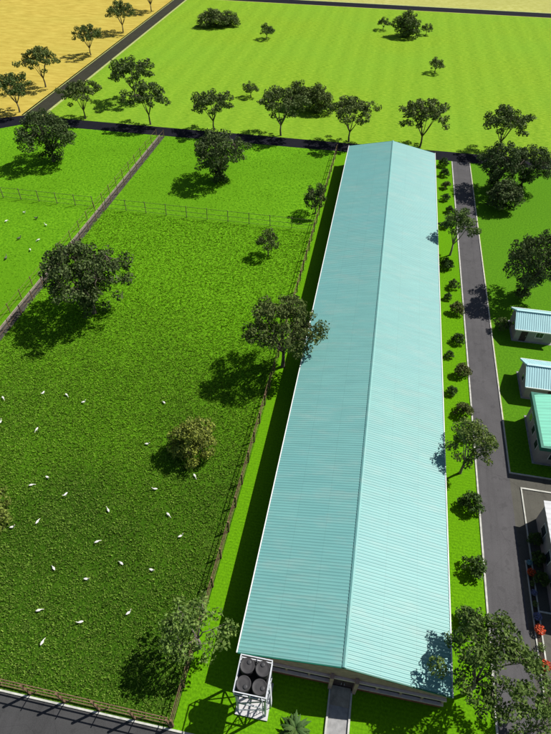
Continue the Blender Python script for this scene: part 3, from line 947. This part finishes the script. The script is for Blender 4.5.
plant('den0', 'tree beyond the right edge of the photo behind the white roofed store', 29.8, 21.5, sc=(.9, .9, 1.2), rz=2)

# verge saplings between barn and road
for k, (mt, sd) in enumerate((('leaf_sapling', 91), ('leaf_brown', 95), ('leaf_sapling', 97))):
    kind(f'sap{k}', 'verge_shrub', seed=sd, H=1.9, R=1.0, fork=.35, zlow=.4, nlimb=4, nclump=20, per=80, cr=.36, leaf=.11, lmat=MT[mt], bmat=MT['bark'], trunk_r=.05, dome=.7)
sap = [(12.3, 85.5, .7, 0, 'small dark shrub on the verge just behind the far roadside tree'), (11.3, 79.5, .75, 2, 'small dark shrub under the far roadside tree, beside the barn wall'),
       (11.2, 58.0, .6, 0, 'tiny dark shrub near the barn wall, farther side of the farther house'), (11.0, 44.6, .6, 2, 'tiny dark shrub near the barn wall, level with the gap between the houses'),
       (11.1, 37.6, .65, 0, 'tiny dark shrub near the barn wall, level with the mint roofed building'),
       (11.6, 105.0, 1.0, 0, 'dark shrub at the very far end of the verge'), (11.7, 100.4, .9, 0, 'dark shrub, second from the far end of the verge'),
       (11.9, 95.0, .85, 1, 'olive shrub near the far end of the verge'), (11.6, 90.0, .8, 2, 'dark shrub on the verge before the far roadside tree'),
       (11.2, 66.6, 1.0, 0, 'dark shrub just in front of the far roadside tree'), (12.2, 61.2, .85, 2, 'low dark shrub, second in front of the far roadside tree'),
       (12.4, 54.8, 1.05, 1, 'round olive shrub level with the farther small house'), (12.3, 48.0, .85, 0, 'dark verge shrub between the olive ones by the two houses'),
       (12.5, 41.4, 1.05, 1, 'round olive shrub level with the nearer small house'), (12.4, 34.2, 1.05, 1, 'round olive shrub behind the middle roadside tree'),
       (12.4, 30.2, .8, 2, 'little dark shrub just behind the middle roadside tree'), (12.5, 20.6, 1.15, 0, 'dark shrub just in front of the middle roadside tree'),
       (12.4, 13.2, 1.1, 2, 'dark shrub on the near part of the verge before the big corner tree'), (11.6, 8.0, .9, 0, 'dark shrub half under the big corner tree')]
for x, y, s, k, d in sap:
    plant(f'sap{k}', d, x, y, sc=(s * 1.08, s * 1.08, s * 1.1), cat='shrub', group='shrubs on the verge between barn and road')
for i, y in enumerate((13.2, 15.4, 17.6)):
    plant('sap0', ('dark shrub by the store wall, nearest', 'dark shrub by the store wall, middle of three', 'dark shrub by the store wall, farthest')[i], 18.95, y, sc=(.7, .7, 1.0), cat='shrub', group='shrubs by the store wall')

# flower bed plants
def flower_kind(key, seed, mt):
    rs = np.random.default_rng(seed)
    V, Fq = leaf_quads([(0, 0, .34)], [.40], [150], .07, rs, .8)
    g = np_mesh('foliage', V, Fq, MT['leaf_sapling'] if mt != 'leaf_silver' else MT['leaf_silver'], 4)
    b = None
    if mt.startswith('petal'):
        V, Fq = leaf_quads([(0, 0, .42)], [.42], [330], .075, rs, .75, shell=.85)
        b = np_mesh('blossom', V, Fq, MT[mt], 4)
    st = MB()
    rn = random.Random(seed)
    for i in range(6):
        a = i * 1.05
        st.tube([(0, 0, 0), (math.cos(a) * .12, math.sin(a) * .12, .2), (math.cos(a) * .25, math.sin(a) * .25, .5)], [.02, .015, .008], 5)
    KIND[key] = (g, b, st.mesh('stem', MT['bark']))
for k, sd_, mt in (('red', 1, 'petal_red'), ('orange', 2, 'petal_orange'), ('lilac', 3, 'petal_lilac'), ('cyan', 4, 'petal_cyan'), ('plain', 5, 'leaf_silver')):
    flower_kind(k, sd_, mt)
fl = [('cyan', 15.0, .7, 'pale blue flowering plant at the far end of the flower bed'), ('red', 13.9, 1.0, 'bright red flowering plant near the far end of the flower bed'),
      ('plain', 12.8, .7, 'grey green plant between the red and lilac flowers'), ('lilac', 11.85, .75, 'lilac flowering plant, the farther of two'),
      ('plain', 10.75, .8, 'grey green plant between the two lilac flowering plants'), ('lilac', 9.5, .95, 'lilac flowering plant next to the orange one'),
      ('orange', 8.25, 1.2, 'large orange flowering plant in the flower bed'), ('plain', 6.7, 1.1, 'grey green plant between the orange and the near red flowers'),
      ('red', 5.1, 1.2, 'large red flowering plant at the near end of the flower bed'), ('plain', 3.9, 1.1, 'grey green plant at the near end of the flower bed')]
for k, y, s, d in fl:
    g, b, st = KIND[k]
    t = thing('flower_plant', d, 'plant', (18.19, y, .05), y, 'plants in the flower bed')
    t.scale = (s, s, s)
    link('foliage', g, t)
    link('stem', st, t)
    if b:
        link('blossom', b, t)

# low palm by the walkway
pl = thing('low_palm', 'low bushy palm with broad pale fronds on the lawn before the barn', 'palm', (-3.2, -3.95, 0))
MB().tube([(0, 0, -.1), (.02, 0, .3), (0, .03, .6)], [.2, .17, .12], 9).build('trunk', MT['bark'], pl, True)
rn = random.Random(5)
for i in range(27):
    a = i * 2.399 + rn.uniform(-.2, .2)
    el = .15 + 1.05 * (i / 27)
    L = rn.uniform(1.25, 1.65)
    d = Vector((math.cos(a), math.sin(a), 0))
    sd_ = Vector((-math.sin(a), math.cos(a), 0))
    mb = MB()
    prev = None
    K = 9
    vs, fs = [], []
    for k in range(K + 1):
        u = k / K
        p = Vector((0, 0, .55)) + d * L * u * math.cos(el * (1 - .45 * u)) + Vector((0, 0, 1)) * (L * math.sin(el) * u - 1.0 * u * u * L * .75)
        wd = .15 * math.sin(math.pi * min(1, .12 + u * .88)) * (1.15 if k % 2 else .75) + .02
        vs += [p - sd_ * wd - Vector((0, 0, wd * .35)), p, p + sd_ * wd - Vector((0, 0, wd * .35))]
        if k:
            b = (k - 1) * 3
            fs += [(b, b + 1, b + 4, b + 3), (b + 1, b + 2, b + 5, b + 4)]
    mb.add(vs, fs).build('frond', MT['leaf_palm'], pl)

# ------------------------------------------------------------------ geese
def goose_mesh(mat, pose):
    mb = MB()
    if pose == 0:    # neck raised
        path = [(-.46, 0, .36), (-.34, 0, .36), (-.2, 0, .33), (0, 0, .31), (.16, 0, .34), (.27, 0, .42), (.33, 0, .54), (.37, 0, .66), (.42, 0, .70), (.49, 0, .69)]
    else:            # neck stretched forward, grazing
        path = [(-.46, 0, .34), (-.34, 0, .34), (-.2, 0, .32), (0, 0, .31), (.16, 0, .32), (.28, 0, .34), (.38, 0, .30), (.48, 0, .22), (.55, 0, .17), (.61, 0, .13)]
    rad = [.02, .07, .14, .17, .14, .085, .055, .05, .06, .035]
    mb.tube(path, rad, 12)
    for s in (-1, 1):   # folded wings hugging the body
        mb.tube([(-.42, s * .05, .40), (-.2, s * .12, .38), (.02, s * .14, .36), (.14, s * .10, .36)], [.02, .06, .075, .03], 8)
        mb.tube([(0, s * .07, .2), (.01, s * .075, .0)], [.02, .015], 6)
        mb.tube([(-.02, s * .075, .01), (.1, s * .08, .01)], [.02, .02], 5)
    body = mb.mesh('body', mat, True)
    e = Vector(path[-1])
    d = (e - Vector(path[-2])).normalized()
    bk = MB().tube([e - d * .02, e + d * .05, e + d * .09], [.028, .02, .008], 7).mesh('beak', MT['beak'], True)
    return body, bk
GW = [goose_mesh(MT['feather'], 0), goose_mesh(MT['feather'], 1)]
GD = [goose_mesh(MT['feather_dark'], 0)]
near = [(-42.17, 27.07), (-38.96, 27.34), (-36.24, 26.64), (-40.07, 21.3), (-35.43, 15.09), (-36.76, 13.81), (-32.4, 13.38), (-46.89, 25.26), (-45.1, 21.53), (-25.95, 28.56),
        (-25.76, 21.82), (-18.75, 18.53), (-22.73, 15.99), (-33.86, 9.7), (-36.2, 8.59), (-29.74, 5.21), (-25.95, 4.78), (-26.55, 8.75), (-26.89, 12.47), (-20.17, 13.2),
        (-18.08, 11.03), (-23.18, 7.01), (-19.83, 6.91), (-29.17, 1.06), (-24.79, 0.77), (-27.46, -1.56), (-20.58, 2.47)]
angs = [80, -35, 40, 80, -20, 30, 65, -40, 90, -35, 10, -50, 10, 85, 25, -35, 5, 40, -45, -35, 40, -25, -10, 30, 25, 85, 55]
far = [(-67.65, 68.93), (-69.42, 65.45), (-61.54, 65.61), (-60.48, 60.7), (-60.32, 57.52)]
dark = [(-64.37, 67.41), (-64.03, 60.49), (-63.16, 54.48)]
GL = ['white goose below the big alley tree, left of a row of three', 'white goose below the big alley tree, middle of a row of three',
      'white goose below the big alley tree, right of a row of three', 'white goose alone midway between the row of three and the left edge bush',
      'white goose right of the left edge bush, upper of a tight pair', 'white goose right of the left edge bush, lower of a tight pair',
      'white goose a little right of the tight pair by the left edge bush', 'white goose at the left photo edge, level with the row of three',
      'white goose cut by the left photo edge above the left edge bush', 'white goose between the leaning fence tree shadow and the lone olive bush',
      'white goose at the left rim of the lone olive bush shadow', 'white goose below the lone olive bush, nearest the side fence',
      'white goose just below the lone olive bush shadow', 'white goose below the left edge bush, a few steps right of it', 'white goose right at the foot of the left edge bush',
      'white goose in the lower pasture, left of the goose facing the tower', 'white goose in the lower pasture centre left, second from the left of its loose row',
      'white goose in the pasture centre, midway between the left edge bush and side fence', 'white goose in the pasture centre, left of the olive bush shadow tip',
      'white goose below the olive bush, well off the side fence', 'white goose above the silvery tree shadow, nearest to the side fence',
      'white goose in the loose lower row, third from the left', 'white goose rightmost in the loose lower row above the silvery tree shadow',
      'white goose in the bottom left group, the uppermost', 'white goose in the bottom left group, the rightmost', 'white goose nearest to the front road fence',
      'white goose left of the silvery tree, beside its shadow']
FL = ['white goose in the left paddock, nearest to the cross fence', 'white goose in the left paddock, at the left photo edge', 'white goose in the left paddock, closest to the alley',
      'white goose in the middle of the left paddock, second from the bottom', 'white goose in the left paddock, lowest of the white ones']
DL = ['dark goose in the left paddock, between the white ones near the fence', 'dark goose in the left paddock, left of the alley middle', 'dark goose in the left paddock, lowest, at the photo edge']
def goose(x, y, a, parts, label, group, s):
    t = thing('goose', label, 'goose', (x, y, 0), math.radians(a), group)
    t.scale = (s, s * .78, s)
    link('body', parts[0], t)
    link('beak', parts[1], t)
for i, ((x, y), a) in enumerate(zip(near, angs)):
    goose(x, y, a + (180 if i % 3 == 0 else 0), GW[i % 2], GL[i], 'white geese in the large pasture', .72)
for i, (x, y) in enumerate(far):
    goose(x, y, i * 77, GW[i % 2], FL[i], 'white geese in the left paddock', .8)
for i, (x, y) in enumerate(dark):
    goose(x, y, i * 50, GD[0], DL[i], 'dark geese in the left paddock', 1.0)
